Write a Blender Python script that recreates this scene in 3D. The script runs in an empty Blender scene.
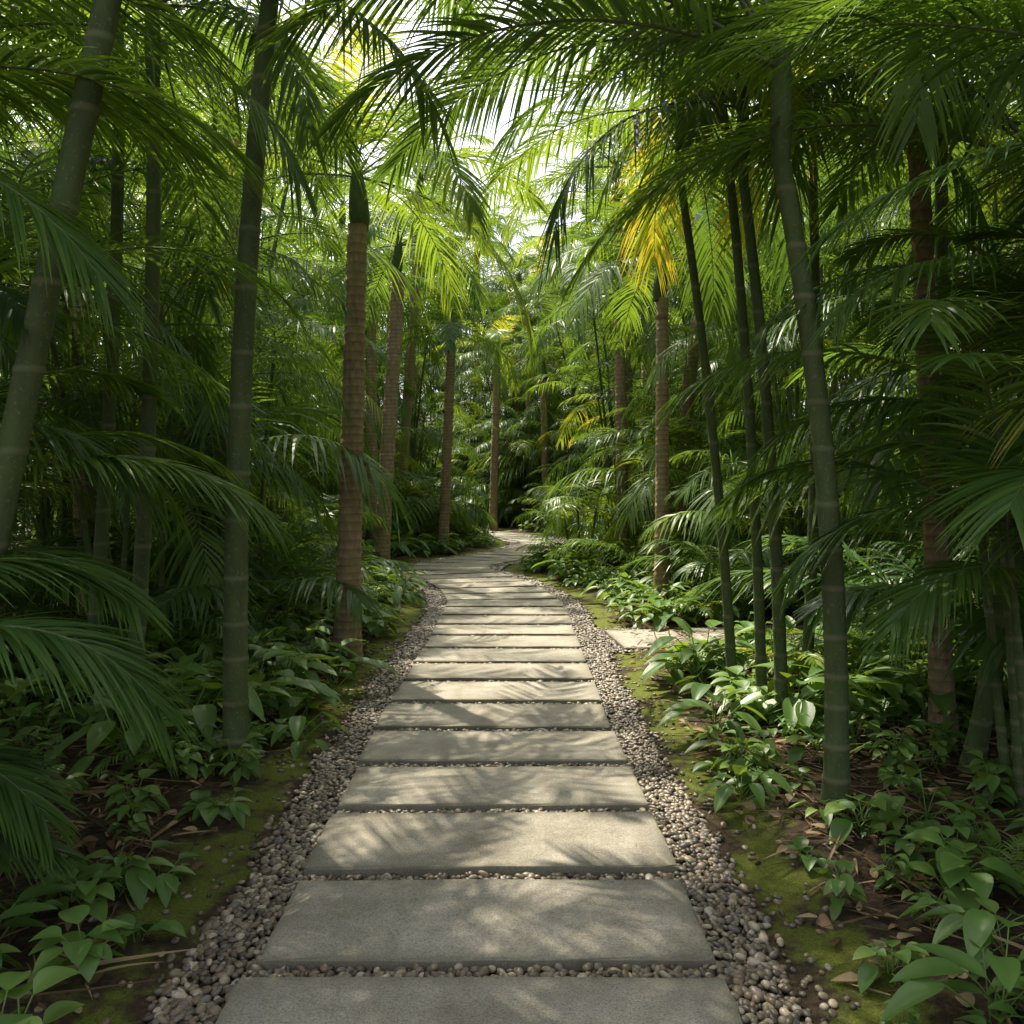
import bpy, math, random
import numpy as np
rng = np.random.default_rng(7)
R = math.radians
scene = bpy.context.scene
COL = scene.collection

# ---------------------------------------------------------------- mesh helpers
def make_mesh(name, parts, mats, smooth=True):
    """parts: list of (V(n,3), Q(m,4), tint(n), matindex)"""
    off = 0; Vs=[];Qs=[];Ts=[];Ms=[]
    for V,Q,T,mi in parts:
        Vs.append(V); Qs.append(Q+off); Ts.append(T); Ms.append(np.full(len(Q),mi,dtype=np.int32)); off+=len(V)
    V=np.concatenate(Vs).astype(np.float32);Q=np.concatenate(Qs).astype(np.int32);T=np.concatenate(Ts).astype(np.float32);M=np.concatenate(Ms)
    me=bpy.data.meshes.new(name)
    me.vertices.add(len(V)); me.vertices.foreach_set('co',V.ravel())
    me.loops.add(len(Q)*4); me.loops.foreach_set('vertex_index',Q.ravel())
    me.polygons.add(len(Q)); me.polygons.foreach_set('loop_start',np.arange(len(Q),dtype=np.int32)*4)
    me.polygons.foreach_set('material_index',M)
    me.polygons.foreach_set('use_smooth',np.full(len(Q),smooth))
    a=me.attributes.new('tint','FLOAT','POINT'); a.data.foreach_set('value',T)
    for m in mats: me.materials.append(m)
    me.update(calc_edges=True)
    return me
def add_obj(name, me, loc=(0,0,0), rot=(0,0,0), scale=1.0, parent=None):
    if me.users>0: me=me.copy()
    o=bpy.data.objects.new(name,me); COL.objects.link(o)
    o.location=loc; o.rotation_euler=rot
    o.scale=(scale,)*3 if np.isscalar(scale) else scale
    if parent: o.parent=parent
    return o
def nrm(a): return a/np.maximum(np.linalg.norm(a,axis=-1,keepdims=True),1e-9)

def tube(P, rad, sides=8, tint=None, mi=0, horizontal=True):
    P=np.asarray(P,float); n=len(P); rad=np.broadcast_to(rad,(n,))
    a=np.linspace(0,2*np.pi,sides,endpoint=False)
    if horizontal:
        ring=np.stack([np.cos(a),np.sin(a),0*a],1)
        V=P[:,None,:]+rad[:,None,None]*ring[None]
    else:
        T=nrm(np.gradient(P,axis=0)); up=np.array([0.01,0.02,1.0])
        B=nrm(np.cross(T,up)); N=np.cross(B,T)
        V=P[:,None,:]+rad[:,None,None]*(np.cos(a)[None,:,None]*B[:,None,:]+np.sin(a)[None,:,None]*N[:,None,:])
    V=V.reshape(-1,3)
    i=np.arange(n-1)[:,None]*sides; j=np.arange(sides)[None]; k=(j+1)%sides
    Q=np.stack([i+j,i+k,i+sides+k,i+sides+j],-1).reshape(-1,4)
    T=np.repeat(np.zeros(n) if tint is None else tint,sides)
    return (V,Q,T,mi)

def strips(P,D,S,N,ln,wd,droop,K,across,tint,mi,fold=0.25,prof=None,tipt=0.0,curl=None):
    """vectorised blades. P,D,S,N (n,3)."""
    n=len(P); s=np.linspace(0,1,K+1)
    if prof is None: prof=np.clip(np.minimum(1,0.45+3.2*s)*(1-s**2.2),0.03,1)
    C=P[:,None]+D[:,None]*(ln[:,None]*s)[...,None]
    C[...,2]-= (ln*droop)[:,None]*s**2
    if curl is not None: C+=N[:,None]*(ln*curl)[:,None,None]*(s**2)[None,:,None]
    w=wd[:,None]*prof[None]
    if across==1: u=np.array([-1,1.0])
    else: u=np.linspace(-1,1,across+1)
    V=C[:,:,None]+S[:,None,None]*(w[:,:,None]*u)[...,None]+N[:,None,None]*(w[:,:,None]*np.abs(u)*fold)[...,None]
    c=len(u); V=V.reshape(-1,3)
    b=(np.arange(n)*(K+1)*c)[:,None,None]; i=np.arange(K)[None,:,None]*c; j=np.arange(c-1)[None,None]
    q=b+i+j
    Q=np.stack([q,q+1,q+c+1,q+c],-1).reshape(-1,4)
    T=(tint[:,None,None]+tipt*(s**6)[None,:,None]+np.zeros((n,K+1,c))).ravel()
    return (V,Q,T,mi)

def frond(base,az,e0,e1,L,n=40,ll=0.45,lw=0.017,vee=0.3,droop=0.45,K=4,across=1,start=0.16,side=0.0,tint=0.4,roll=0.0,rr=0.008,ml=0,ms=1,pw=1.25,neat=1.0):
    m=20; t=np.linspace(0,1,m)
    e=R(e0)+(R(e1)-R(e0))*t**pw; a=R(az)+side*t
    d=np.stack([np.cos(e)*np.cos(a),np.cos(e)*np.sin(a),np.sin(e)],1)
    P=np.asarray(base,float)+np.concatenate([[[0,0,0]],np.cumsum(d[:-1],0)])*L/(m-1)
    out=[tube(P,rr*(1-0.85*t),4,np.full(m,0.5),ms,False)]
    tt=start+(1-start)*np.linspace(0,1,n)
    tt=np.concatenate([tt,tt+0.006]); sg=np.concatenate([np.ones(n),-np.ones(n)])
    tt=np.clip(tt+rng.normal(0,0.003,2*n),0,1)
    keep=rng.random(2*n)>0.035; tt=tt[keep]; sg=sg[keep]; k=len(tt)
    Pp=np.stack([np.interp(tt,t,P[:,i]) for i in range(3)],1)
    T=nrm(np.stack([np.interp(tt,t,d[:,i]) for i in range(3)],1))
    aa=R(az)+side*tt
    B=np.stack([-np.sin(aa),np.cos(aa),0*aa],1); N=np.cross(T,B)*1.0
    N=np.where(N[:,2:3]<0,-N,N)
    if roll:
        B,N=B*math.cos(roll)+N*math.sin(roll), N*math.cos(roll)-B*math.sin(roll)
    al=R(72)-R(46)*tt**1.3+rng.normal(0,0.06*neat,k)
    v=vee*(1-0.5*tt)+rng.normal(0,0.09*neat,k)
    D=nrm(np.cos(al)[:,None]*T+np.sin(al)[:,None]*(sg[:,None]*B*np.cos(v)[:,None]+N*np.sin(v)[:,None]))
    S=nrm(T-(T*D).sum(1,keepdims=True)*D); tw=rng.normal(0,0.25*neat,k)[:,None]
    Nn=np.cross(D,S); Nn=np.where(Nn[:,2:3]<0,-Nn,Nn)
    S2=S*np.cos(tw)+Nn*np.sin(tw); N2=Nn*np.cos(tw)-S*np.sin(tw)
    ln=ll*np.sin(np.pi*(0.17+0.74*tt))**0.7*rng.normal(1,0.05,k)
    dr=droop*rng.normal(1,0.25,k)
    tv=np.clip(tint+rng.normal(0,0.06,k),0,0.95)
    out.append(strips(Pp,D,S2,N2,ln,np.full(k,lw)*rng.normal(1,0.1,k),dr,K,across,tv,ml,tipt=0.12))
    return out

def crown(base,n=13,L=2.3,ll=0.5,np_=42,K=4,lw=0.02,emax=82,emin=-5,droop=0.5,tint=0.4,across=1,old=0.1,span=85):
    out=[]; a0=rng.random()*360
    for i in range(n):
        f=i/(n-1); e0=emax+(emin-emax)*f**0.9+rng.normal(0,4)
        az=a0+i*137.5+rng.normal(0,8)
        tn=tint+rng.normal(0,0.09)
        if f>0.85 and rng.random()<old: tn=0.8
        out+=frond(base,az,e0,e0-span-rng.random()*25+f*20,L*(0.75+0.3*min(1,f*2))*rng.normal(1,0.06),np_,ll,lw,
                   0.35-0.3*f,droop*(0.6+0.6*f),K,across,0.17,rng.normal(0,0.25),tn,rr=L*0.0055)
    return out

def bezier(p0,p1,bend,n):
    t=np.linspace(0,1,n)[:,None]; p0=np.array(p0,float);p1=np.array(p1,float)
    return p0*(1-t)+p1*t+np.array(bend,float)*(4*t*(1-t))

def cane(p0,p1,r0,r1,bend=(0,0,0),step=0.2,sides=12,mi=1,flare=1.0,lo=False):
    H=max(0.3,p1[2]-p0[2]); hs=[0];rm=[1.0];tt=[0.0]; h=0.05
    prof=((-0.02,1,0.1),(0,1.07,1),(0.02,0.985,0.1)) if lo else ((-0.018,1,0.25),(-0.006,1.07,1),(0.006,1.06,0.9),(0.02,0.985,0.1))
    while h<H:
        for d,m,q in prof:
            hs.append(h+d);rm.append(m);tt.append(q)
        h+=step*(0.8+0.4*rng.random())*(0.7+0.6*min(1,h/1.5))
    hs.append(H);rm.append(1);tt.append(0)
    hs=np.clip(np.array(hs),0,H); t=hs/H
    P=np.array(p0)*(1-t[:,None])+np.array(p1)*t[:,None]+np.array(bend)*(4*t*(1-t))[:,None]
    r=(r0+(r1-r0)*t)*np.array(rm)*(1+flare*0.5*np.exp(-hs/0.12))
    return tube(P,r,sides,np.array(tt),mi)
def rough_trunk(p0,p1,r0,r1,bend=(0,0,0),step=0.07,sides=18,mi=1):
    H=p1[2]-p0[2]; hs=[];rm=[];tt=[];h=0
    while h<H:
        j=rng.normal(0,0.02)
        hs+=[h,h+step*0.7,h+step*0.85]; rm+=[0.97+j,1.05+j,1.03+j]; tt+=[0.1,0.6,1.0]
        h+=step*(0.8+0.4*rng.random())
    hs=np.array(hs); t=np.clip(hs/H,0,1)
    P=np.array(p0)*(1-t[:,None])+np.array(p1)*t[:,None]+np.array(bend)*(4*t*(1-t))[:,None]
    r=(r0+(r1-r0)*t)*np.array(rm)*(1+0.45*np.exp(-hs/0.25))
    V,Q,T,m=tube(P,r,sides,np.array(tt),mi)
    V=V+rng.normal(0,r0*0.018,V.shape)
    return (V,Q,T,m)

# ---------------------------------------------------------------- materials
def new_mat(name):
    m=bpy.data.materials.new(name); m.use_nodes=True; nt=m.node_tree; nt.nodes.clear()
    return m,nt,nt.nodes,nt.links
def ramp(nd,stops):
    r=nd.new('ShaderNodeValToRGB'); e=r.color_ramp.elements
    while len(e)<len(stops): e.new(0.5)
    for i,(p,c) in enumerate(stops): e[i].position=p; e[i].color=(*c,1)
    return r
def noise_n(nd,lk,scale,detail=4,vec=None,rough=0.55):
    n=nd.new('ShaderNodeTexNoise'); n.inputs['Scale'].default_value=scale; n.inputs['Detail'].default_value=detail; n.inputs['Roughness'].default_value=rough
    if vec is not None: lk.new(vec,n.inputs['Vector'])
    return n
def math_n(nd,lk,op,a,b,clamp=False):
    m=nd.new('ShaderNodeMath'); m.operation=op; m.use_clamp=clamp
    for i,x in enumerate((a,b)):
        if isinstance(x,(int,float)): m.inputs[i].default_value=x
        else: lk.new(x,m.inputs[i])
    return m.outputs[0]
def mixc(nd,lk,f,a,b,mode='MIX'):
    m=nd.new('ShaderNodeMix'); m.data_type='RGBA'; m.blend_type=mode
    for i,x in ((0,f),(6,a),(7,b)):
        if isinstance(x,(int,float)): m.inputs[i].default_value=x
        elif isinstance(x,tuple): m.inputs[i].default_value=(*x,1)
        else: lk.new(x,m.inputs[i])
    return m.outputs[2]

def leaf_mat(name,stops,trans=0.43,tmul=(2.7,2.1,0.75),rough=0.38,rand=0.25,gloss=0.035):
    m,nt,nd,lk=new_mat(name)
    at=nd.new('ShaderNodeAttribute'); at.attribute_name='tint'
    oi=nd.new('ShaderNodeObjectInfo')
    x=math_n(nd,lk,'MULTIPLY',math_n(nd,lk,'SUBTRACT',oi.outputs['Random'],0.5),rand)
    s=math_n(nd,lk,'ADD',at.outputs['Fac'],x,True)
    r=ramp(nd,stops); lk.new(s,r.inputs[0])
    p=nd.new('ShaderNodeBsdfDiffuse'); lk.new(r.outputs[0],p.inputs['Color'])
    t=nd.new('ShaderNodeBsdfTranslucent'); lk.new(mixc(nd,lk,1.0,r.outputs[0],tmul,'MULTIPLY'),t.inputs[0])
    mx=nd.new('ShaderNodeMixShader'); mx.inputs[0].default_value=trans
    lk.new(p.outputs[0],mx.inputs[1]); lk.new(t.outputs[0],mx.inputs[2])
    g=nd.new('ShaderNodeBsdfGlossy'); g.inputs['Roughness'].default_value=rough
    m2=nd.new('ShaderNodeMixShader'); m2.inputs[0].default_value=gloss
    lk.new(mx.outputs[0],m2.inputs[1]); lk.new(g.outputs[0],m2.inputs[2])
    o=nd.new('ShaderNodeOutputMaterial'); lk.new(m2.outputs[0],o.inputs[0])
    return m
G=[(0.0,(0.026,0.070,0.024)),(0.4,(0.068,0.142,0.031)),(0.7,(0.14,0.235,0.038)),(0.9,(0.28,0.32,0.05)),(1.0,(0.30,0.22,0.07))]
m_leaf=leaf_mat('palm_leaf',G)
m_broad=leaf_mat('broad_leaf',[(0,(0.045,0.105,0.03)),(0.5,(0.105,0.20,0.045)),(0.93,(0.20,0.30,0.075)),(1,(0.3,0.2,0.07))],0.35,rough=0.4,rand=.1)
m_dry=leaf_mat('dry_leaf',[(0,(0.05,0.03,0.015)),(0.5,(0.17,0.11,0.055)),(1,(0.36,0.27,0.16))],0.15,(1.3,1.2,1),0.7,gloss=.02)

def bark_mat(name,c0,c1,cr,moss,scale=14,bump=0.5):
    m,nt,nd,lk=new_mat(name)
    at=nd.new('ShaderNodeAttribute'); at.attribute_name='tint'
    geo=nd.new('ShaderNodeNewGeometry')
    mp=nd.new('ShaderNodeMapping'); lk.new(geo.outputs['Position'],mp.inputs[0]); mp.inputs['Scale'].default_value=(1,1,0.35)
    n1=noise_n(nd,lk,scale,4,mp.outputs[0],0.65); n2=noise_n(nd,lk,3.0,2,geo.outputs['Position'])
    r=ramp(nd,[(0.3,c0),(0.7,c1)]); lk.new(n1.outputs[0],r.inputs[0])
    c=mixc(nd,lk,math_n(nd,lk,'MULTIPLY',at.outputs['Fac'],0.7),r.outputs[0],cr)
    r2=ramp(nd,[(0.5,(0,0,0)),(0.68,(1,1,1))]); lk.new(n2.outputs[0],r2.inputs[0])
    c=mixc(nd,lk,math_n(nd,lk,'MULTIPLY',r2.outputs[0],0.6),c,moss)
    n3=noise_n(nd,lk,60,2,geo.outputs['Position'])
    r3=ramp(nd,[(0.62,(0,0,0)),(0.68,(1,1,1))]); lk.new(n3.outputs[0],r3.inputs[0])
    c=mixc(nd,lk,math_n(nd,lk,'MULTIPLY',r3.outputs[0],0.25),c,(0.26,0.28,0.22))
    p=nd.new('ShaderNodeBsdfPrincipled'); lk.new(c,p.inputs['Base Color']); p.inputs['Roughness'].default_value=0.75; p.inputs['Specular IOR Level'].default_value=.3
    b=nd.new('ShaderNodeBump'); b.inputs['Strength'].default_value=bump; b.inputs['Distance'].default_value=0.01
    lk.new(n1.outputs[0],b.inputs['Height']); lk.new(b.outputs[0],p.inputs['Normal'])
    o=nd.new('ShaderNodeOutputMaterial'); lk.new(p.outputs[0],o.inputs[0]); return m
m_cane=bark_mat('green_cane',(0.036,0.062,0.018),(0.075,0.11,0.034),(0.17,0.165,0.09),(0.06,0.095,0.02),18,0.25)
m_trunk=bark_mat('palm_trunk_bark',(0.17,0.12,0.068),(0.42,0.30,0.17),(0.085,0.058,0.036),(0.19,0.175,0.07),22,0.9)

def slab_mat():
    m,nt,nd,lk=new_mat('stone_slab')
    geo=nd.new('ShaderNodeNewGeometry'); oi=nd.new('ShaderNodeObjectInfo'); pos=geo.outputs['Position']
    n1=noise_n(nd,lk,130,4,pos,0.7); n2=noise_n(nd,lk,2.2,5,pos,0.6); n3=noise_n(nd,lk,350,2,pos); n4=noise_n(nd,lk,9,5,pos,0.7)
    r=ramp(nd,[(0.3,(0.22,0.198,0.155)),(0.5,(0.40,0.368,0.305)),(0.72,(0.56,0.52,0.44))]); lk.new(n1.outputs[0],r.inputs[0])
    r2=ramp(nd,[(0.3,(0.66,0.65,0.61)),(0.65,(1,1,1))]); lk.new(n2.outputs[0],r2.inputs[0])
    c=mixc(nd,lk,1.0,r.outputs[0],r2.outputs[0],'MULTIPLY')
    r4=ramp(nd,[(0.35,(0.76,0.75,0.72)),(0.6,(1,1,1))]); lk.new(n4.outputs[0],r4.inputs[0])
    c=mixc(nd,lk,0.85,c,r4.outputs[0],'MULTIPLY')
    v=nd.new('ShaderNodeTexVoronoi'); v.inputs['Scale'].default_value=75; lk.new(pos,v.inputs['Vector'])
    rv=ramp(nd,[(0.14,(1,1,1)),(0.24,(0,0,0))]); lk.new(v.outputs['Distance'],rv.inputs[0])
    c=mixc(nd,lk,math_n(nd,lk,'MULTIPLY',rv.outputs[0],0.6),c,(0.09,0.08,0.065))
    at=nd.new('ShaderNodeAttribute'); at.attribute_name='tint'
    e=math_n(nd,lk,'MULTIPLY',at.outputs['Fac'],n4.outputs[0])
    c=mixc(nd,lk,math_n(nd,lk,'MULTIPLY',e,1.2,True),c,(0.13,0.12,0.075))
    br=math_n(nd,lk,'ADD',math_n(nd,lk,'MULTIPLY',oi.outputs['Random'],0.24),0.83)
    hs=nd.new('ShaderNodeHueSaturation'); lk.new(br,hs.inputs['Value']); lk.new(c,hs.inputs['Color'])
    p=nd.new('ShaderNodeBsdfPrincipled'); lk.new(hs.outputs[0],p.inputs['Base Color']); p.inputs['Roughness'].default_value=0.82; p.inputs['Specular IOR Level'].default_value=.3
    b=nd.new('ShaderNodeBump'); b.inputs['Strength'].default_value=0.6; b.inputs['Distance'].default_value=0.004
    lk.new(math_n(nd,lk,'ADD',n1.outputs[0],n3.outputs[0]),b.inputs['Height']); lk.new(b.outputs[0],p.inputs['Normal'])
    o=nd.new('ShaderNodeOutputMaterial'); lk.new(p.outputs[0],o.inputs[0]); return m
m_slab=slab_mat()
def pebble_mat():
    m,nt,nd,lk=new_mat('pebble'); oi=nd.new('ShaderNodeObjectInfo'); geo=nd.new('ShaderNodeNewGeometry')
    r=ramp(nd,[(0,(0.04,0.03,0.022)),(0.25,(0.12,0.088,0.055)),(0.5,(0.20,0.15,0.095)),(0.7,(0.11,0.10,0.085)),(0.88,(0.27,0.215,0.14)),(1,(0.42,0.36,0.27))])
    lk.new(oi.outputs['Random'],r.inputs[0])
    n=noise_n(nd,lk,80,3,geo.outputs['Position']); r2=ramp(nd,[(0.3,(0.7,0.7,0.7)),(0.7,(1.1,1.1,1.1))]); lk.new(n.outputs[0],r2.inputs[0])
    c=mixc(nd,lk,1.0,r.outputs[0],r2.outputs[0],'MULTIPLY')
    p=nd.new('ShaderNodeBsdfPrincipled'); lk.new(c,p.inputs['Base Color']); p.inputs['Roughness'].default_value=0.45
    o=nd.new('ShaderNodeOutputMaterial'); lk.new(p.outputs[0],o.inputs[0]); return m
m_peb=pebble_mat()
def ground_mat():
    m,nt,nd,lk=new_mat('forest_soil'); geo=nd.new('ShaderNodeNewGeometry'); pos=geo.outputs['Position']
    at=nd.new('ShaderNodeAttribute'); at.attribute_name='tint'
    n1=noise_n(nd,lk,25,6,pos,0.7); n2=noise_n(nd,lk,3.5,5,pos,0.65); n3=noise_n(nd,lk,120,4,pos,0.7)
    r=ramp(nd,[(0.3,(0.03,0.021,0.013)),(0.55,(0.075,0.053,0.032)),(0.75,(0.16,0.115,0.07))]); lk.new(n1.outputs[0],r.inputs[0])
    mo=ramp(nd,[(0.3,(0.06,0.08,0.014)),(0.7,(0.2,0.225,0.034))]); lk.new(n3.outputs[0],mo.inputs[0])
    a=math_n(nd,lk,'ADD',at.outputs['Fac'],math_n(nd,lk,'MULTIPLY',math_n(nd,lk,'SUBTRACT',n2.outputs[0],0.5),2.4))
    f=ramp(nd,[(0.45,(0,0,0)),(0.7,(1,1,1))]); lk.new(a,f.inputs[0])
    c=mixc(nd,lk,f.outputs[0],r.outputs[0],mo.outputs[0])
    p=nd.new('ShaderNodeBsdfPrincipled'); lk.new(c,p.inputs['Base Color']); p.inputs['Roughness'].default_value=0.95; p.inputs['Specular IOR Level'].default_value=.2
    b=nd.new('ShaderNodeBump'); b.inputs['Strength'].default_value=0.9; b.inputs['Distance'].default_value=0.02
    lk.new(math_n(nd,lk,'ADD',n1.outputs[0],n3.outputs[0]),b.inputs['Height']); lk.new(b.outputs[0],p.inputs['Normal'])
    o=nd.new('ShaderNodeOutputMaterial'); lk.new(p.outputs[0],o.inputs[0]); return m
m_ground=ground_mat()

# ---------------------------------------------------------------- path line
PY=[-6,3,6,8,10.4,12,13.5,15,16.4,17.6,18.8,20.6,22.9,24.5,26,28,31,36,45]
PX=[-.06,-.086,-.12,-.108,-.07,-.10,-.32,-.72,-1.22,-1.15,-.55,.3,.98,.95,.45,-.5,-2,-5,-10]
yy=np.arange(-8,47,0.05); xx=np.interp(yy,PY,PX)
ker=np.hanning(23); ker/=ker.sum(); xx=np.convolve(np.pad(xx,11,'edge'),ker,'valid')
def cx(y): return np.interp(y,yy,xx)
slope=np.gradient(xx,yy)
def lat(x,y):  # signed distance to path
    return (x-cx(y))/np.sqrt(1+np.interp(y,yy,slope)**2)
arc=np.concatenate([[0],np.cumsum(np.hypot(np.diff(xx),np.diff(yy)))])
a_ref=np.interp(3.24,yy,arc)

def noise2(x,y):
    return (np.sin(x*2.1+y*1.3)+np.sin(x*-3.7+y*2.9+1)+np.sin(x*7.3+y*5.1+2)*.5+np.sin(-x*11+y*13)*.3+np.sin(x*23+y*19)*.15)/3
def gz(x,y):
    d=np.abs(lat(x,y)); s=np.clip((d-0.95)/0.7,0,1); s=s*s*(3-2*s)
    return -0.045+s*(0.06+0.03*noise2(x,y))*(1-0.8*((x>0.7)&(x<3.6)&(y>8.5)&(y<10)))

# ---------------------------------------------------------------- ground
gx=np.concatenate([[-400,-150,-60,-30,-18,-12,-9,-7],np.arange(-5.5,5.51,0.09),[7,9,12,18,30,60,150,400]])
gy=np.concatenate([[-400,-120,-40,-15,-8,-4],np.arange(-2,27,0.1),[28,30,33,37,42,50,70,120,250,600]])
X,Y=np.meshgrid(gx,gy); Z=gz(X,Y)
d=np.abs(lat(X,Y)); moss=np.exp(-((d-1.2)/0.22)**2)*0.8
V=np.stack([X,Y,Z],-1).reshape(-1,3); w=len(gx); i=np.arange(len(gy)-1)[:,None]*w+np.arange(w-1)[None]
Q=np.stack([i,i+1,i+w+1,i+w],-1).reshape(-1,4)
add_obj('ground',make_mesh('ground',[(V,Q,moss.ravel(),0)],[m_ground]))

# ---------------------------------------------------------------- slabs
def slab_mesh(w,dp,th=0.055):
    def axis(L): return np.concatenate([[-L/2,-L/2+0.006,-L/2+0.03],np.linspace(-L/2+0.08,L/2-0.08,9),[L/2-0.03,L/2-0.006,L/2]])
    ax,ay=axis(w),axis(dp); A,B=np.meshgrid(ax,ay)
    ed=np.minimum(w/2-np.abs(A),dp/2-np.abs(B))
    Zt=np.where(ed<0.001,-0.007,0)
    jx=rng.normal(0,0.0026,A.shape);jy=rng.normal(0,0.0026,A.shape)
    V=np.stack([A+jx,B+jy,Zt+rng.normal(0,0.0006,A.shape)],-1).reshape(-1,3)
    c=len(ax); r=len(ay); q=np.arange(r-1)[:,None]*c+np.arange(c-1)[None]
    Q=np.stack([q,q+1,q+c+1,q+c],-1).reshape(-1,4)
    T=np.clip(1-ed/0.05,0,1).ravel()
    loop=list(range(c))+[k*c+c-1 for k in range(1,r)]+[(r-1)*c+k for k in range(c-2,-1,-1)]+[k*c for k in range(r-2,0,-1)]
    loop=np.array(loop); n=len(loop); Vb=V[loop].copy(); Vb[:,2]=-th
    V=np.concatenate([V,Vb]); b=np.arange(n)+r*c; l2=np.roll(loop,-1); b2=np.roll(b,-1)
    Q=np.concatenate([Q,np.stack([loop,b,b2,l2],1)]); T=np.concatenate([T,np.ones(n)])
    return make_mesh('paving_slab',[(V,Q,T,0)],[m_slab],False)
path=bpy.data.objects.new('stone_path',None); COL.objects.link(path)
slabs=[]
for k in range(-5,52):
    a=a_ref+0.715*k; y=np.interp(a,arc,yy); x=cx(y); h=-math.atan(np.interp(y,yy,slope))
    w=1.55+rng.normal(0,0.014); dp=0.60+rng.normal(0,0.006)
    h+=rng.normal(0,0.005)
    x+=rng.normal(0,0.010)
    add_obj('paving_slab',slab_mesh(w,dp),(x,y,rng.normal(0,0.002)),(rng.normal(0,0.002),rng.normal(0,0.002),h),1,path)
    slabs.append((x,y,h,w,dp))
for (x,y) in ((1.42,9.15),(2.25,9.3),(3.08,9.5)):
    add_obj('side_slab',slab_mesh(0.74,1.05),(x,y,-0.002),(0,0,R(5)),1,path); slabs.append((x,y,R(5),0.74,1.05))

# ---------------------------------------------------------------- pebbles
def pebble_points():
    pts=[]
    for y0,y1,sp,sc in ((0.8,7,0.0235,1.08),(7,14,0.027,1.2),(14,27,0.045,1.9)):
        gx_,gy_=np.meshgrid(np.arange(-2.6,2.6,sp),np.arange(y0,y1,sp))
        x=gx_.ravel()+rng.uniform(-.5,.5,gx_.size)*sp; y=gy_.ravel()+rng.uniform(-.5,.5,gx_.size)*sp
        l=lat(x,y); edge=1.0+0.035*noise2(x*2,y*2)+rng.exponential(0.018,len(x))
        ok=np.abs(l)<edge
        side=(x>0.8)&(x<2.2)&(y>8.5)&(y<9.85)
        ok|=side&(rng.random(len(x))<0.9)
        x=x[ok];y=y[ok]; ok=np.ones(len(x),bool)
        for (sx,sy,h,w,dp) in slabs:
            dx=x-sx;dy=y-sy; u=dx*math.cos(h)+dy*math.sin(h); v=-dx*math.sin(h)+dy*math.cos(h)
            ok&=~((np.abs(u)<w/2+0.006)&(np.abs(v)<dp/2+0.006))
        x=x[ok];y=y[ok]
        z=-0.035+rng.uniform(-0.006,0.012,len(x))
        pts.append(np.stack([x,y,z,np.full(len(x),sc)],1))
    n=600; y=rng.uniform(1.5,9,n); s=rng.choice([-1,1],n); x=cx(y)+s*(1.0+rng.exponential(0.14,n))
    pts.append(np.stack([x,y,gz(x,y)+0.004,np.full(n,0.9)],1))
    return np.concatenate(pts)
pp=pebble_points()
me=bpy.data.meshes.new('pebble_gravel'); me.vertices.add(len(pp)); me.vertices.foreach_set('co',pp[:,:3].astype(np.float32).ravel())
a=me.attributes.new('sc','FLOAT','POINT'); a.data.foreach_set('value',(pp[:,3]*rng.lognormal(0,.16,len(pp))).astype(np.float32)); me.update()
po=add_obj('pebble_gravel',me)
ng=bpy.data.node_groups.new('pebbles','GeometryNodeTree')
ng.interface.new_socket('Geometry',in_out='INPUT',socket_type='NodeSocketGeometry'); ng.interface.new_socket('Geometry',in_out='OUTPUT',socket_type='NodeSocketGeometry')
N=ng.nodes; Lk=ng.links
gi=N.new('NodeGroupInput'); go=N.new('NodeGroupOutput'); ico=N.new('GeometryNodeMeshIcoSphere'); ico.inputs['Radius'].default_value=0.0155; ico.inputs['Subdivisions'].default_value=2
sm=N.new('GeometryNodeSetShadeSmooth'); smt=N.new('GeometryNodeSetMaterial'); smt.inputs['Material'].default_value=m_peb
iop=N.new('GeometryNodeInstanceOnPoints'); rv=N.new('FunctionNodeRandomValue'); rv.data_type='FLOAT_VECTOR'; rv.inputs[0].default_value=(0.75,0.6,0.5); rv.inputs[1].default_value=(1.5,1.05,0.8)
rr=N.new('FunctionNodeRandomValue'); rr.data_type='FLOAT_VECTOR'; rr.inputs[0].default_value=(-0.35,-0.35,0); rr.inputs[1].default_value=(0.35,0.35,6.28); rr.inputs['Seed'].default_value=5
na=N.new('GeometryNodeInputNamedAttribute'); na.data_type='FLOAT'; na.inputs['Name'].default_value='sc'
vm=N.new('ShaderNodeVectorMath'); vm.operation='SCALE'
Lk.new(ico.outputs[0],sm.inputs[0]); Lk.new(sm.outputs[0],smt.inputs[0]); Lk.new(smt.outputs[0],iop.inputs['Instance'])
Lk.new(gi.outputs[0],iop.inputs['Points']); Lk.new(rr.outputs[0],iop.inputs['Rotation'])
Lk.new(rv.outputs[0],vm.inputs[0]); Lk.new(na.outputs[0],vm.inputs['Scale']); Lk.new(vm.outputs[0],iop.inputs['Scale'])
Lk.new(iop.outputs[0],go.inputs[0])
md=po.modifiers.new('gravel','NODES'); md.node_group=ng
print('pebbles',len(pp))

MATS=[m_leaf,m_cane,m_trunk]
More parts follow.
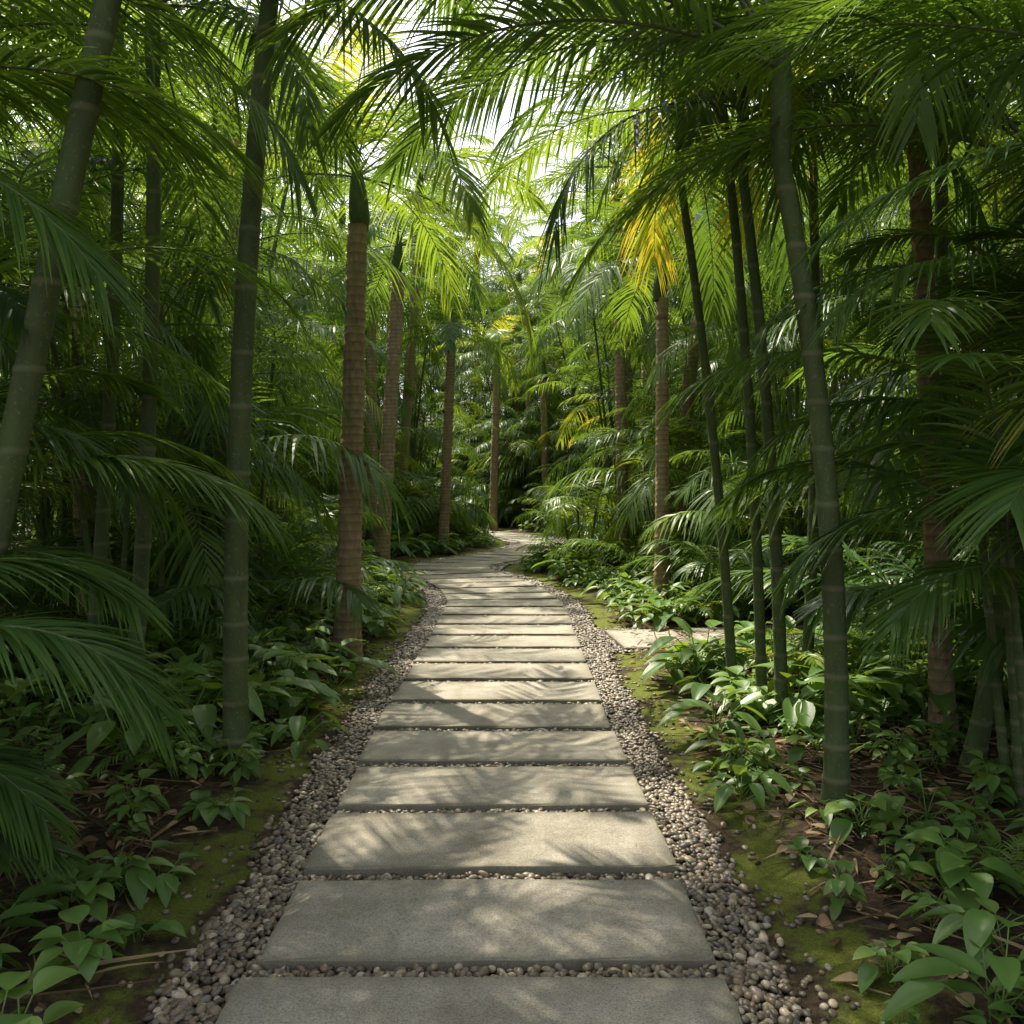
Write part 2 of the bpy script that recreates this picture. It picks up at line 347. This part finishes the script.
# ---------------------------------------------------------------- shared crowns and clumps
crowns=[]
for i in range(5):
    shaft=tube(bezier((0,0,-0.55),(0,0,0.12),(0,0,0),6),np.array([.085,.11,.105,.09,.07,.04]),12,np.zeros(6),1)
    crowns.append(make_mesh('crown',[shaft]+crown((0,0,0),13,2.4,0.56,44,3,0.018,84,-8,0.42,0.45),MATS))
def areca_parts(ncane,hmin,hmax,spread,Lf,basal,np_=32,K=3,tint=0.38,across=1,lw=0.015,lean=0.18,nf=6):
    out=[]
    for c in range(ncane):
        a=rng.random()*2*np.pi; r=spread*math.sqrt(rng.random()); H=rng.uniform(hmin,hmax)
        p0=(r*math.cos(a),r*math.sin(a),-0.05); le=lean*(0.3+rng.random())*H
        a2=a+rng.normal(0,.5)
        p1=(p0[0]+le*math.cos(a2),p0[1]+le*math.sin(a2),H)
        out.append(cane(p0,p1,0.032,0.022,(-0.06*math.cos(a2)*H*0.3,-0.06*math.sin(a2)*H*0.3,0),0.26,7,1,0.3,True))
        out+=crown(p1,nf,Lf,0.45,np_,K,lw,80,8,0.5,tint,across,0.05)
    for b in range(basal):
        a=rng.random()*360
        out+=frond((0.25*math.cos(R(a)),0.25*math.sin(R(a)),0),a,rng.uniform(55,85),rng.uniform(-45,0),Lf*rng.uniform(.8,1.15),np_,0.42,lw,0.3,0.5,K,across,0.25,rng.normal(0,.3),tint-0.05)
    return out
clumps=[make_mesh('areca',areca_parts(7,1.6+0.4*i,3.6+0.8*i,0.4,1.9,7),MATS) for i in range(5)]
bushes=[make_mesh('areca',areca_parts(3,.6,1.5,0.25,1.35,14,28,3,.42,1,.014),MATS) for i in range(3)]

# ---------------------------------------------------------------- bespoke stems
def palm_green(name,base,top,r0,r1,bend,fronds=(),auto=None,step=0.22):
    parts=[cane(base,top,r0,r1,bend,step)]
    t=np.array(top)
    if fronds or auto:
        parts.append(tube(np.array([t,t+(0,0,.2),t+(0,0,.45),t+(0,0,.6)]),np.array([r1,r1*1.25,r1*1.0,r1*.4]),10,np.zeros(4),1))
    t=t+np.array([0,0,0.45])
    for f in fronds: parts+=frond(t,**f)
    if auto: parts+=crown(t,**auto)
    b=np.array(base)
    parts=[(p[0]-b,p[1],p[2],p[3]) for p in parts]
    return add_obj(name,make_mesh(name,parts,MATS),tuple(b))
near=dict(n=82,ll=0.60,lw=0.0115,K=6,across=2,rr=0.013,droop=.3,neat=.6,vee=.15)
def F(az,e0,e1,L,**k):
    d=dict(near); d.update(az=az,e0=e0,e1=e1,L=L); d.update(k); return d
palm_green('bamboo_palm',(-2.38,3.5,-.05),(-1.5,3.6,4.0),0.062,0.05,(0,0,0),[F(0,15,-55,2.2),F(40,30,-45,2.2),F(95,45,-40,2.2),F(170,30,-60,2.2),F(-30,30,-50,2.0)],step=.26)
palm_green('bamboo_palm',(-1.55,4.95,-.05),(-1.32,4.95,4.3),0.072,0.05,(-.07,0,0),[F(0,45,-35,2.5),F(60,40,-50,2.4),F(185,35,-50,2.4),F(300,45,-40,2.5),F(20,80,0,2.2),F(215,20,-70,2.2),F(-20,20,-50,2.4),F(325,60,-20,2.5)],step=.24)
palm_green('bamboo_palm',(-2.36,5.4,-.05),(-2.15,5.4,4.0),0.05,0.04,(.05,0,0),auto=dict(n=9,L=2.1,ll=0.55,np_=56,K=5,lw=.013))
palm_green('bamboo_palm',(-3.0,6.2,-.05),(-2.75,6.3,4.3),0.05,0.04,(.05,0,0),auto=dict(n=9,L=2.2,ll=0.55,np_=56,K=5,lw=.013))
palm_green('bamboo_palm',(-2.9,4.6,-.05),(-3.0,4.6,3.4),0.05,0.04,(.1,0,0),auto=dict(n=9,L=2.2,ll=0.55,np_=56,K=5,lw=.013))
palm_green('bamboo_palm',(-3.3,3.4,-.05),(-3.1,3.4,2.3),0.05,0.04,(0,0,0),[F(5,38,-42,2.2,tint=.4),F(-12,15,-55,1.9,tint=.32),F(12,62,-40,2.3,tint=.36),F(35,50,-35,2.1),F(90,40,-40,2.0),F(180,40,-40,2.0)])
# right
palm_green('bamboo_palm',(1.60,4.34,-.05),(1.30,4.34,3.15),0.06,0.045,(.09,0,0),[F(177,36,-38,2.6,ll=.66,tint=.5),F(150,30,-45,2.5),F(196,58,-25,2.6,ll=.66,tint=.5),F(165,62,-5,2.7),F(185,20,-50,2.3,tint=.45),F(90,50,-40,2.3),F(20,45,-50,2.3),F(330,40,-50,2.2),F(120,75,0,2.3)],step=.2)
palm_green('bamboo_palm',(2.55,4.9,-.05),(2.75,4.6,2.75),0.055,0.045,(.05,0,0),[F(181,22,-60,2.7,ll=.55,tint=.35),F(168,55,-40,2.8,ll=.6),F(150,35,-40,2.5),F(100,50,-40,2.3),F(20,40,-50,2.3),F(130,60,-45,2.4)])
palm_green('bamboo_palm',(3.4,3.5,-.05),(3.2,3.5,2.35),0.055,0.045,(0,0,0),[F(176,36,-22,2.6,ll=.55,tint=.38),F(188,14,-40,2.2,ll=.5,tint=.33),F(165,50,-25,2.7,ll=.58,tint=.4),F(180,60,-45,2.4,ll=.55,tint=.35),F(90,50,-40,2.3),F(10,40,-50,2.3)])
for k,(bx,by,tx,ty,h,r) in enumerate([(1.66,6.6,1.25,6.7,3.9,.04),(1.76,6.2,1.45,6.2,4.2,.04),(1.78,5.8,1.52,5.9,3.6,.045),(2.3,6.9,2.3,6.9,4.2,.045)]):
    palm_green('bamboo_palm',(bx,by,-.05),(tx,ty,h),r,r*.75,(.05,0,0),auto=dict(n=8,L=1.9,ll=0.5,np_=50,K=5,lw=.012))
palm_green('bamboo_palm',(3.1,6.3,-.05),(3.0,6.3,4.2),.055,.04,(0,0,0),auto=dict(n=10,L=2.2,ll=0.55,np_=56,K=5,lw=.013))

def palm_tree(base,top,r0,r1,ci,cs,bend=(0,0,0),tn=None):
    b=np.array(base); V,Q,T,m=rough_trunk(base,top,r0,r1,bend)
    o=add_obj('palm_tree',make_mesh('palm_trunk',[(V-b,Q,T,2)],MATS),tuple(b))
    add_obj('crown',crowns[ci%5],tuple(np.array(top)-b+np.array([0,0,0.5*cs])),(rng.normal(0,.08),rng.normal(0,.08),rng.random()*6.28),cs,o)
    return o
palm_tree((-1.5,8.0,-.05),(-1.38,8.0,3.9),0.115,0.085,0,0.85)
palm_tree((-2.3,15.4,-.05),(-1.95,15.4,5.2),0.14,0.11,1,0.95)
palm_tree((1.97,11.6,-.05),(1.95,11.6,4.0),0.10,0.075,2,0.85)
palm_tree((1.95,15.4,-.05),(1.85,15.4,4.4),0.11,0.09,3,0.9)
palm_tree((2.75,5.6,-.05),(2.5,5.6,4.2),0.07,0.06,4,0.85)
palm_tree((-1.6,20.5,-.05),(-1.4,20.5,4.6),0.12,0.10,0,0.9)
palm_tree((-.65,29.9,-.05),(-.5,29.9,5.5),0.14,0.11,0,1.0)
palm_tree((1.2,31,-.05),(1.1,31,5.2),0.14,0.11,1,1.0)
palm_tree((-3.0,19,-.05),(-3.0,19,5.4),0.13,0.11,2,1.0)
palm_tree((3.1,20,-.05),(3.0,20,5.4),0.13,0.11,3,1.0)
palm_tree((.1,37,-.05),(.3,37,9.5),0.15,0.12,2,1.25)
palm_tree((-1.6,41,-.05),(-1.6,41,12),0.16,0.12,3,1.3)
palm_tree((1.9,42,-.05),(2.1,42,13),0.16,0.12,4,1.3)
palm_tree((3.2,26,-.05),(2.8,26,8.2),0.14,0.12,1,1.2)
palm_tree((-3.2,26,-.05),(-2.6,26,8.6),0.14,0.12,0,1.2)
palm_tree((2.6,18.2,-.05),(2.1,18.2,7.4),0.12,0.10,2,1.2)
palm_tree((-2.9,22.5,-.05),(-2.3,22.5,8.6),0.13,0.11,4,1.25)
palm_tree((3.1,30.5,-.05),(2.6,30.5,10.8),0.14,0.11,3,1.3)
# low palms closing the view past the bend
for i,(x,y,k,s) in enumerate(((.9,32.5,0,1.7),(2.7,32,1,1.8),(-.7,34.5,2,1.8),(1.7,35,0,2.2),(4.0,31,1,1.9),(-2.6,40,2,2.2),(.4,37.5,1,2.6))):
    add_obj('areca_palm',bushes[k],(x,y,-.03),(0,0,i*1.3),s)
for i,(x,y,k,s) in enumerate(((3.2,36.5,4,1.2),(.6,41,4,1.4),(-3.5,42,4,1.4))):
    add_obj('areca_palm',clumps[k],(x,y,-.03),(0,0,i*1.7),s)

def areca_plant(base,fr,canes=()):
    parts=[]
    for (dx,dy,tx,ty,h) in canes:
        parts.append(cane((dx,dy,-.05),(tx,ty,h),0.026,0.018,(0,0,0),.13,9,1,.3))
        parts+=crown((tx,ty,h),6,1.5,.42,48,5,.011,80,15,.45,.33,2)
    for (p,f) in fr: 
        parts+=frond(p,**f)
        if p[2]>0.15: parts.append(cane((p[0]*.5,p[1]*.5,-.05),p,0.02,0.014,(0,0,0),.13,8,1,.3))
    return add_obj('areca_palm',make_mesh('areca_palm',parts,MATS),base)
areca_plant((-2.9,4.0,0),[((.1,0,1.25),F(0,44,-46,1.9,ll=.46,tint=.48,lw=.014)),((0,0,1.3),F(25,50,-40,1.8,ll=.42)),((0,0,.8),F(-20,50,-40,1.7,ll=.42)),((0,.1,1.5),F(60,60,-30,1.8,ll=.45)),((0,0,1.0),F(200,60,-30,1.6))],
   [(-.1,.1,-.2,.2,2.0),(.2,.2,.35,.3,2.4),(0,-.2,-.1,-.2,1.7)])
areca_plant((-2.5,3.0,0),[((.1,0,.8),F(3,45,-60,1.35,ll=.5,tint=.3,lw=.013)),((0,.1,.9),F(30,55,-50,1.3,ll=.5,tint=.32)),((0,0,.5),F(-5,40,-55,1.05,ll=.38,tint=.28,lw=.012)),((0,0,.9),F(120,60,-30,1.3)),((0,0,.2),F(5,34,-30,.95,ll=.32,tint=.25)),((0,0,.7),F(260,60,-30,1.3))])
areca_plant((2.75,4.2,0),[((0,0,1.0),F(178,55,-62,1.7,ll=.45,tint=.25)),((0,.1,1.25),F(160,60,-50,1.6,ll=.5)),((0,0,.8),F(200,55,-55,1.4,ll=.45)),((.1,.1,1.2),F(90,60,-40,1.6)),((0,0,1.1),F(225,60,-40,1.5))],
   [(-.25,.1,-.35,.2,1.9),(-.1,.3,0,.5,2.5),(.1,0,.2,.1,2.2),(-.3,-.1,-.45,-.1,1.3),(.25,.3,.5,.4,2.8),(-.15,.4,-.3,.6,2.1)])

# ---------------------------------------------------------------- grove scatter
random.seed(4)
placed=[]
def ok_dist(x,y,m):
    for (a,b) in placed:
        if (a-x)**2+(b-y)**2<m*m: return False
    placed.append((x,y)); return True
cnt=0
for tries in range(2600):
    y=random.uniform(-1,42); x=random.uniform(-11,11)
    l=abs(float(lat(x,y)))
    need=3.0 if y<14 else 3.1
    if y>27: need=2.8
    if l<need: continue
    if l>7.0 and y<34: continue
    if abs(x)>0.62*y+4.5: continue
    if y<5.2 and l<4.3: continue
    if y<6.5 and l<3.3: continue
    if x>0 and 8.4<y<10.2 and x<4.2: continue
    if not ok_dist(x,y,1.8 if l<5 else 2.5): continue
    far=l>5.5 or y>30
    ci=random.choice([0,1,2]) if l<3.8 else random.choice([1,2,3,4] if not far else [3,4,4])
    s=random.uniform(.8,1.05) if l<3.8 else random.uniform(.95,1.35)
    add_obj('areca_palm',clumps[ci],(x,y,-.02),(0,0,random.random()*6.28),s); cnt+=1
print('clumps',cnt)
placed=[];cnt=0
for tries in range(900):
    y=random.uniform(6,36); x=random.uniform(-9,9); l=abs(float(lat(x,y)))
    if l<2.1 or l>6.5 or (y<8 and l<2.8): continue
    if y>17 and l<2.7: continue
    if x>0 and 7<y<10.4 and x<3.6: continue
    if not ok_dist(x,y,1.8): continue
    add_obj('areca_palm',bushes[cnt%3],(x,y,-.02),(0,0,random.random()*6.28),random.uniform(.6,1.0) if l<2.8 else random.uniform(.9,1.5)); cnt+=1
print('bush',cnt)
placed=[];cnt=0
for tries in range(900):
    y=random.uniform(5,46); x=random.uniform(-12,12); l=abs(float(lat(x,y)))
    if l<(3.3 if y>10 else 2.4) or (y<9 and l<3.4): continue
    if l>8 and y<34: continue
    if not ok_dist(x,y,3.7): continue
    H=random.uniform(5.0,7.5) if l<4.4 else random.uniform(6.5,10)
    if y>30: H=random.uniform(7,13)
    palm_tree((x,y,-.05),(x+random.uniform(-.4,.4),y+random.uniform(-.3,.3),H),.12,.09,cnt,random.uniform(.9,1.2),(random.uniform(-.1,.1),0,0)); cnt+=1
print('palms',cnt)
ring=bpy.data.objects.new('distant_forest',None); COL.objects.link(ring)
for i in range(44):
    a=R(-25+230*(i+random.random()*.6)/44); r=random.uniform(26,32)
    x=.62*r*math.cos(a)+0; y=20+r*math.sin(a)
    add_obj('forest_clump',clumps[random.choice([3,4])],(x,y,-.05),(0,0,random.random()*6.28),random.uniform(1.7,2.5),ring)
    add_obj('forest_clump',bushes[i%3],(x*.95,y-1.5,-.05),(0,0,random.random()*6.28),random.uniform(2.2,3.2),ring)

# ---------------------------------------------------------------- broadleaf undergrowth
def leaf_parts(base,az,e,ln,pet,tint,wide=0.3):
    P0=np.array(base,float); d=np.array([math.cos(az)*math.cos(e),math.sin(az)*math.cos(e),math.sin(e)])
    P1=P0+d*pet
    out=[tube(np.array([P0,P0*.5+P1*.5+(0,0,.01),P1]),np.array([.004,.003,.003]),4,np.full(3,.6),0,False)]
    e2=e-R(rng.uniform(35,70)); D=np.array([[math.cos(az)*math.cos(e2),math.sin(az)*math.cos(e2),math.sin(e2)]])
    S=np.array([[-math.sin(az),math.cos(az),0]]); Nn=np.cross(D,S); Nn*=np.sign(Nn[:,2:3]+1e-6)
    s=np.linspace(0,1,8); prof=np.clip(np.sin(np.pi*s**0.72)**0.8*1.0,0.02,1); prof[0]=.05
    out.append(strips(P1[None],D,S,Nn,np.array([ln]),np.array([ln*wide*0.9]),np.array([rng.uniform(.15,.45)]),7,4,np.array([tint]),0,fold=.35,prof=prof))
    return out
def merge(parts):
    off=0;Vs=[];Qs=[];Ts=[]
    for V,Q,T,mi in parts: Vs.append(V);Qs.append(Q+off);Ts.append(T);off+=len(V)
    return np.concatenate(Vs),np.concatenate(Qs),np.concatenate(Ts)
def plant_arr(nl,ln,pet,wide,h=0.0,t0=.5):
    parts=[]
    for i in range(nl):
        az=i*2.4+rng.normal(0,.3); e=R(rng.uniform(25,80))
        t=np.clip(t0+rng.normal(0,.14),0,.85)
        if rng.random()<.02: t=1.0
        parts+=leaf_parts((rng.normal(0,.02),rng.normal(0,.02),h*rng.random()),az,e,ln*rng.uniform(.65,1.1),pet*rng.uniform(.5,1.2),t,wide)
    return merge(parts)
plants=[plant_arr(8,.17,.14,.3),plant_arr(11,.22,.2,.28,.1),plant_arr(7,.13,.08,.36),plant_arr(12,.26,.24,.24,.12,.4),plant_arr(16,.12,.1,.38,.2,.55),plant_arr(9,.3,.2,.2,.05,.45),plant_arr(14,.15,.12,.42,.12,.5)]
ferns=[]
for i in range(3):
    ps=[]
    for j in range(9): ps+=frond((0,0,0),j*40+rng.normal(0,10),rng.uniform(50,80),rng.uniform(-50,-10),rng.uniform(.4,.65),18,.14,.009,.2,.3,3,1,.2,rng.normal(0,.2),.5,rr=.003,ms=0)
    ferns.append(merge(ps))
def scatter(name,pts,srcs,mat,smin,smax,tj=.07):
    parts=[]
    for (x,y) in pts:
        V,Q,T=srcs[rng.integers(len(srcs))]; s=rng.uniform(smin,smax); a=rng.random()*6.28
        c,sn=math.cos(a)*s,math.sin(a)*s
        V2=np.stack([V[:,0]*c-V[:,1]*sn+x,V[:,0]*sn+V[:,1]*c+y,V[:,2]*s+float(gz(np.array(x),np.array(y)))],1)
        parts.append((V2,Q,T+rng.normal(0,tj)*(T<.9),0))
    return add_obj(name,make_mesh(name,parts,[mat]))
def pts_band(n,y0,y1,l0,l1,pw=1.0):
    out=[]
    while len(out)<n:
        y=rng.uniform(y0,y1); l=l0+(l1-l0)*rng.random()**pw; s=rng.choice([-1,1]); x=float(cx(y))+s*l
        if abs(float(lat(x,y)))<l0*.97: continue
        if x>0 and 7.5<y<9.95 and x<(3.4 if y>8.5 else 2.0): continue
        out.append((x,y))
    return out
scatter('broadleaf_undergrowth',pts_band(800,5.6,15,1.35,4.2,.9),plants,m_broad,.7,1.4)
scatter('broadleaf_undergrowth',pts_band(700,15,30,1.35,5,.9),plants,m_broad,.8,1.7)
scatter('groundcover_seedlings',pts_band(230,1.8,6,1.2,3,.9),[plants[0],plants[2],plants[4],plants[6]],m_broad,.4,.95)
scatter('fern_undergrowth',pts_band(100,6,26,1.8,4.5,.8),ferns,m_leaf,.8,1.5)
scatter('fern_undergrowth',pts_band(9,2.2,5,1.8,2.8),ferns,m_leaf,.5,.8)
for (x,y,k,s) in ((1.42,2.55,3,.8),(1.6,2.9,1,.8),(-1.75,2.9,3,.8),(-1.55,3.5,0,.9),(1.15,4.4,1,.75),(1.35,4.7,0,.9),(-1.45,4.2,2,1.1),(1.7,3.3,6,1.1),(1.95,3.0,4,1.4),(-1.3,5.4,1,.9),(1.3,5.6,3,.9),(-1.75,5.9,3,1.3),(-2.0,6.4,5,1.4),(-2.2,5.6,3,1.3),(1.25,3.7,2,.8),
   (-1.9,5.3,1,1.5),(-2.1,4.9,3,1.2),(-1.7,6.6,5,1.4),(-1.45,6.1,6,1.4),(-1.4,6.9,3,1.1),(-1.3,3.1,2,.9),(1.55,3.9,6,.9),(1.9,4.0,1,.9)):
    V,Q,T=plants[k]; add_obj('broadleaf_plant',make_mesh('broadleaf_plant',[(V,Q,T,0)],[m_broad]),(x,y,float(gz(np.array(x),np.array(y)))-.005),(0,0,rng.random()*6),s)

# ---------------------------------------------------------------- litter
def litter(n,y0,y1,l0,l1,lmin,lmax,wd,pw=1.0):
    y=rng.uniform(y0,y1,n); l=l0+(l1-l0)*rng.random(n)**pw; x=cx(y)+rng.choice([-1,1],n)*l
    a=rng.random(n)*6.283; e=rng.normal(0.05,.12,n)
    D=np.stack([np.cos(a)*np.cos(e),np.sin(a)*np.cos(e),np.sin(e)],1)
    S=nrm(np.stack([-np.sin(a),np.cos(a),rng.normal(0,.4,n)],1)); Nn=np.cross(D,S)
    P=np.stack([x,y,gz(x,y)+rng.uniform(.004,.03,n)],1); ln=rng.uniform(lmin,lmax,n)
    return strips(P,D,S,Nn,ln,wd*rng.uniform(.6,1.4,n),np.full(n,.05),4,2,rng.uniform(0,1,n),0,fold=.5,curl=rng.normal(0,.12,n))
add_obj('leaf_litter',make_mesh('leaf_litter',[litter(6500,1,11,1.25,5,.06,.25,.006),litter(2300,1,10,1.5,4.5,.25,.7,.008),litter(2900,1,11,1.2,4.5,.05,.1,.02)],[m_dry]))

# ---------------------------------------------------------------- light
sv=np.array([-0.30,0.55,1.05]); sv/=np.linalg.norm(sv)
el=math.asin(sv[2]); az=math.atan2(sv[0],sv[1])
W=bpy.data.worlds.new('World'); scene.world=W; W.use_nodes=True; nt=W.node_tree
sky=nt.nodes.new('ShaderNodeTexSky'); sky.sky_type='NISHITA'; sky.sun_disc=False; sky.sun_elevation=el; sky.sun_rotation=az; sky.dust_density=4; sky.air_density=1.0
hs=nt.nodes.new('ShaderNodeHueSaturation'); hs.inputs['Saturation'].default_value=0.35
nt.links.new(sky.outputs[0],hs.inputs['Color'])
nt.links.new(hs.outputs[0],nt.nodes['Background'].inputs[0]); nt.nodes['Background'].inputs[1].default_value=0.32
from mathutils import Vector
sl=bpy.data.lights.new('sun','SUN'); sl.energy=9; sl.angle=R(0.6); sl.color=(1,.91,.74)
so=bpy.data.objects.new('sun',sl); COL.objects.link(so); so.rotation_euler=Vector(sv).to_track_quat('Z','Y').to_euler(); so.location=(0,0,20)

cam=bpy.data.cameras.new('camera'); co=bpy.data.objects.new('camera',cam); COL.objects.link(co)
co.location=(0,0,1.6); co.rotation_euler=(R(90-1.87),0,0); cam.lens=31.2; cam.sensor_width=36; cam.clip_end=2000; cam.clip_start=.05
scene.camera=co
scene.view_settings.view_transform='Standard'; scene.view_settings.look='None'; scene.view_settings.exposure=0
